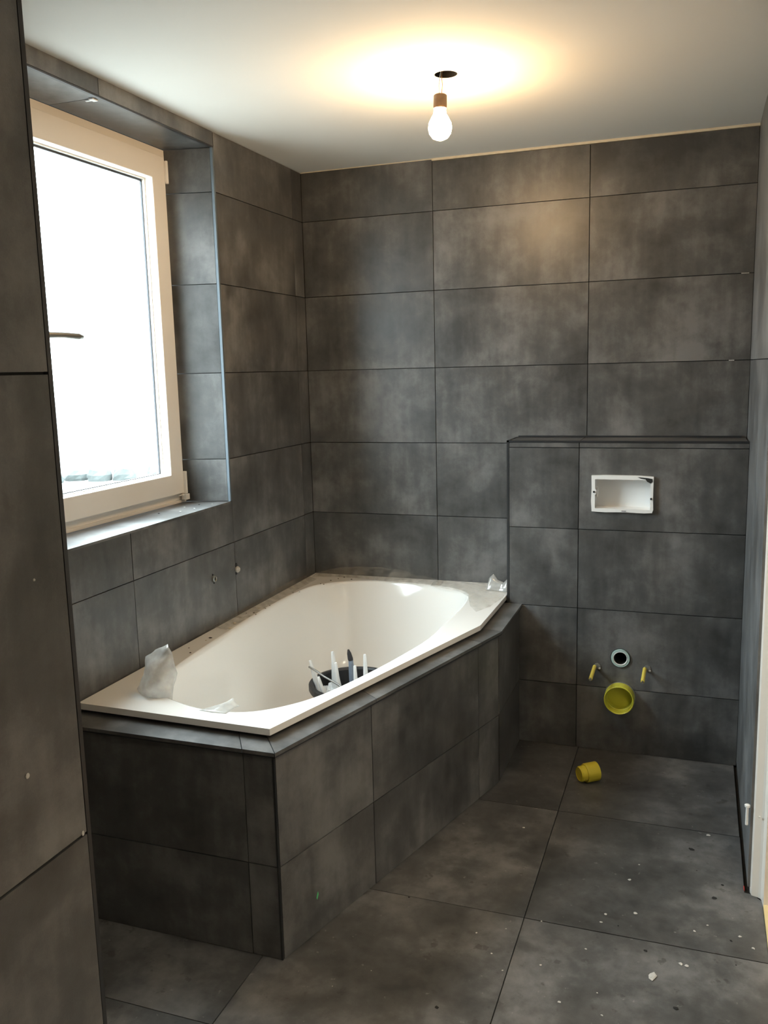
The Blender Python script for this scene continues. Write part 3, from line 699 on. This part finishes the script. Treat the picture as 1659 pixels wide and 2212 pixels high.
# crumbs of dirt on the far left rim
def blob(name, c, r, mat, lab, cat, group, parent=None, squash=.5, seed=0):
    rnd = random.Random(seed); r *= .88; prof = [(r*.55, 0), (r, r*squash*.5), (r*.6, r*squash), (0.0003, r*squash*1.1)]
    m_ = MB().lathe(prof, (0, 0, 0), (0, 0, 1), 7); sx_ = rnd.uniform(.6, 1.5); a = rnd.uniform(0, 3)
    m_.v = [(x*sx_*rnd.uniform(.6, 1.3), y*rnd.uniform(.55, 1.25), z) for x, y, z in m_.v]
    o = m_.build(name, mat); o.rotation_euler = (0, 0, a); o.location = c
    tag(o, lab, cat, group); return o
rimd = [(x, y) if y < -.3 else (x, y+.012) for x, y in [(.060, -.353), (.079, -.333), (.107, -.199), (.124, -.205), (.126, -.136), (.144, -.098), (.159, -.068), (.205, -.098), (.046, -.658), (.0635, -.675), (.060, -.593), (.058, -.552), (.022, -.671), (.038, -1.085), (.070, -1.127), (.050, -.971)]]
for i, (x, y) in enumerate(rimd):
    blob('dirt_crumb', (x, y, ZR+.0004), random.uniform(.0028, .0055), DARKCRUMB, 'tiny dark brown dirt crumb on the bathtub rim below the window wall', 'dirt crumb', 'dark crumbs on the far rim', seed=i)
for i, (x, y, r) in enumerate(((.035, -.60, .007), (.045, -.80, .009), (.062, -.86, .008), (.03, -.73, .006), (.05, -1.0, .004))):
    blob('mortar_crumb', (x, y, ZR+.0004), r, FOAM, 'pale beige mortar crumb on the bathtub rim below the window', 'mortar crumb', 'mortar crumbs on the far rim', seed=40+i)

# ---------------------------------------------------------------- floor debris
chips = [(1.079, -.839, .006), (1.589, -.818, .003), (1.633, -.718, .009), (1.42, -1.036, .006), (1.371, -1.219, .005), (1.445, -1.191, .008), (1.362, -1.257, .004), (1.595, -1.223, .005), (1.627, -1.187, .003), (1.705, -1.211, .006), (1.735, -1.25, .006), (1.564, -1.365, .007), (1.578, -1.369, .006), (1.502, -1.433, .011), (1.24, -1.474, .004), (1.116, -1.468, .003), (1.155, -1.521, .003), (1.382, -1.53, .003), (1.302, -1.588, .005), (1.213, -1.30, .003), (1.337, -1.379, .004), (1.44, -.948, .003), (1.13, -1.36, .003), (1.06, -1.40, .003), (1.40, -1.60, .003), (1.57, -1.62, .006), (1.50, -1.64, .003), (.85, -1.62, .002), (.78, -1.70, .002)]
CL = {0: 'lone white plaster chip on the floor beside the middle of the bath surround', 2: 'pale plaster smear nearest the white plug on the right wall',
      3: 'white plaster chip in the middle of the floor tile before the toilet wall', 9: 'white plaster chip by the tile joint at the doorway threshold', 10: 'white plaster chip touching the pale wood threshold',
      13: 'largest plaster chip, on the floor tile nearest the camera', 11: 'left of the two adjoining plaster chips near the doorway', 12: 'right of the two adjoining plaster chips near the doorway',
      14: 'small white plaster chip beside the long floor joint nearest the camera', 25: 'white plaster chip at the bottom right of the floor nearest the camera'}
for i, (x, y, r) in enumerate(chips):
    lab = CL.get(i, 'small flat white plaster chip on the dark floor tiles')
    blob('plaster_chip', (x, y, .0), r, WHITECRUMB, lab, 'plaster chip', 'plaster chips scattered on the floor', squash=.3, seed=80+i)
for i, (x, y, r) in enumerate([(1.645, -1.056, .007), (1.556, -1.526, .007), (1.038, -1.691, .005), (1.586, -.816, .008), (.844, -1.304, .004), (1.684, -1.236, .004), (1.692, -1.329, .003), (1.407, -1.259, .003), (1.668, -.985, .005), (1.60, -.93, .003), (1.48, -1.34, .005)]):
    blob('dirt_crumb', (x, y, .0), r, GROUT, 'small round dark blotch of mortar on the floor tiles', 'dirt crumb', 'dark mortar blots on the floor', squash=.15, seed=140+i)
for i, (x, y) in enumerate(((-.10, -1.0), (-.05, -.95), (-.04, -.88), (-.07, -.80), (-.03, -.78), (-.09, -.86))):
    blob('plaster_chip', (x, y, WZ0), random.uniform(.003, .006), WHITECRUMB if i % 3 else GROUT, 'tiny crumb lying on the tiled window sill', 'crumb', 'crumbs on the window sill', squash=.3, seed=170+i)

# yellow cap lying on the floor
yc = bpy.data.objects.new('pipe_plug', None); COL.objects.link(yc); yc.location = (1.24, -.46, 0)
tag(yc, 'yellow stepped pipe cap lying on its side on the floor below the drain', 'pipe cap')
ax = Vector((-.80, -.58, -.03)).normalized()
c_ = Vector((1.262, -.437, .0335))
kid(MB().lathe([(.027, .002), (.0335, -.0), (.0335, .042), (.0315, .047)], c_, ax, 32).build('body', YEL), yc)
kid(MB().lathe([(.0275, .047), (.0275, .064), (.0245, .069), (.0245, .0665), (.012, .0665), (.0, .0665)], c_, ax, 32, cap=False).build('neck', YEL), yc)

# white rod on the right wall, red scrap
wc = MB().lathe([(.004, 0), (.004, .050), (.0075, .053), (.0075, .058), (.004, .060)], (W-.009, -.995, .198), (0, 0, 1), 12).build('plastic_plug', WHITEP)
tag(recenter(wc), 'short white plastic plug fixed upright on the right wall beside the door frame', 'plug')
rd = MB().box((1.7235, -.992, -.003), (1.7255, -.972, .001)).build('red_scrap', RED); tag(recenter(rd), 'tiny red plastic scrap in the floor gap at the door frame foot', 'scrap')

# ---------------------------------------------------------------- tap connections on the left wall
t1 = bpy.data.objects.new('tap_connection', None); COL.objects.link(t1); t1.location = (0, -.849, .756)
tag(t1, 'open round water pipe stub in the left wall, nearer the camera', 'pipe stub', 'two tap connections above the bathtub')
kid(MB().lathe([(.0065, .001), (.0065, .007), (.0085, .009), (.0115, .007), (.0125, .0)], (0, -.849, .756), (1, 0, 0), 20, cap=False).build('ring', ZINC), t1)
kid(MB().lathe([(.0066, 0), (.0066, .002)], (0, -.849, .756), (1, 0, 0), 16).build('opening', HOLEM), t1)
kid(MB().lathe([(.004, 0), (.003, .002)], (0, -.852, .771), (1, 0, 0), 8).build('grout_hole', HOLEM), t1)
kid(MB().lathe([(.004, 0), (.003, .002)], (0, -.846, .741), (1, 0, 0), 8).build('grout_hole', HOLEM), t1)
t2 = bpy.data.objects.new('tap_connection', None); COL.objects.link(t2); t2.location = (0, -.687, .753)
tag(t2, 'plastered-over pipe stub in the left wall joint, farther from the camera', 'pipe stub', 'two tap connections above the bathtub')
kid(MB().lathe([(.011, .0), (.012, .006), (.007, .012), (.003, .014)], (0, -.687, .753), (1, 0, 0), 9).build('plug', simple('dirty_plaster', (.42, .39, .34), .8, var=.3, scale=150)), t2)
kid(MB().lathe([(.009, 0), (.007, .0015)], (0, -.688, .769), (1, 0, 0), 9).build('grout_hole', HOLEM), t2)
kid(MB().lathe([(.007, 0), (.005, .0015)], (0, -.690, .740), (1, 0, 0), 9).build('grout_hole', HOLEM), t2)

# ---------------------------------------------------------------- bare bulb
bl = bpy.data.objects.new('light_bulb', None); COL.objects.link(bl); bl.location = (.858, -.93, 2.086)
tag(bl, 'lit bare bulb in a brown lampholder hanging on wires from the ceiling hole', 'light bulb')
g_ = kid(MB().lathe([(.0, 0), (.010, .001), (.021, .006), (.030, .018), (.033, .032), (.031, .046), (.024, .060), (.018, .070), (.0165, .084)], (.858, -.93, 2.086), (0, 0, 1), 32, cap=False).build('globe', BULBM, smooth=True), bl)
kid(MB().lathe([(.0185, 0), (.019, .004), (.0185, .034), (.015, .037), (.006, .038)], (.859, -.93, 2.170), (.03, 0, 1), 24).build('lampholder', CERAM), bl)
kid(MB().tube([(.858, -.93, 2.206), (.856, -.930, 2.23), (.860, -.928, 2.258), (.868, -.925, 2.30)], .0014, 6).build('wire', WHITEP), bl)
kid(MB().tube([(.864, -.93, 2.206), (.866, -.929, 2.23), (.864, -.928, 2.258), (.872, -.925, 2.30)], .0014, 6).build('wire', WIREM), bl)

# ---------------------------------------------------------------- outside: field, hedge, houses
GZ = -3.2
tag(MB().box((-160, -60, GZ-.2), (-.6, 160, GZ)).build('ground', GRASS), kind='structure')
def outdir(az, dist): return Vector((CAM[0]+dist*math.cos(math.radians(az)), CAM[1]+dist*math.sin(math.radians(az)), GZ))
k = 0
for az in (122.6, 124.4, 126.4, 127.9, 129.3, 130.9, 133.0):
    for dd in (46,):
        p = outdir(az, 42+random.uniform(-.6, .6)); r = random.uniform(.50, .58)
        vs = []; 
        m_ = MB().lathe([(r*1.0, 0), (r*1.03, r*.2), (r, r*.5), (r*.75, r*.85), (r*.3, r*1.0)], (0, 0, 0), (0, 0, 1), 12)
        m_.v = [tuple(Vector(q_)*(1+.22*mnoise.noise(Vector(q_)*2.5+Vector((k, 0, 0))))) for q_ in m_.v]
        o = m_.build('garden_bush', LEAF); o.location = p
        tag(o, 'round grey-green bush in the overexposed garden seen through the window', 'bush', 'distant bushes outside the window'); k += 1
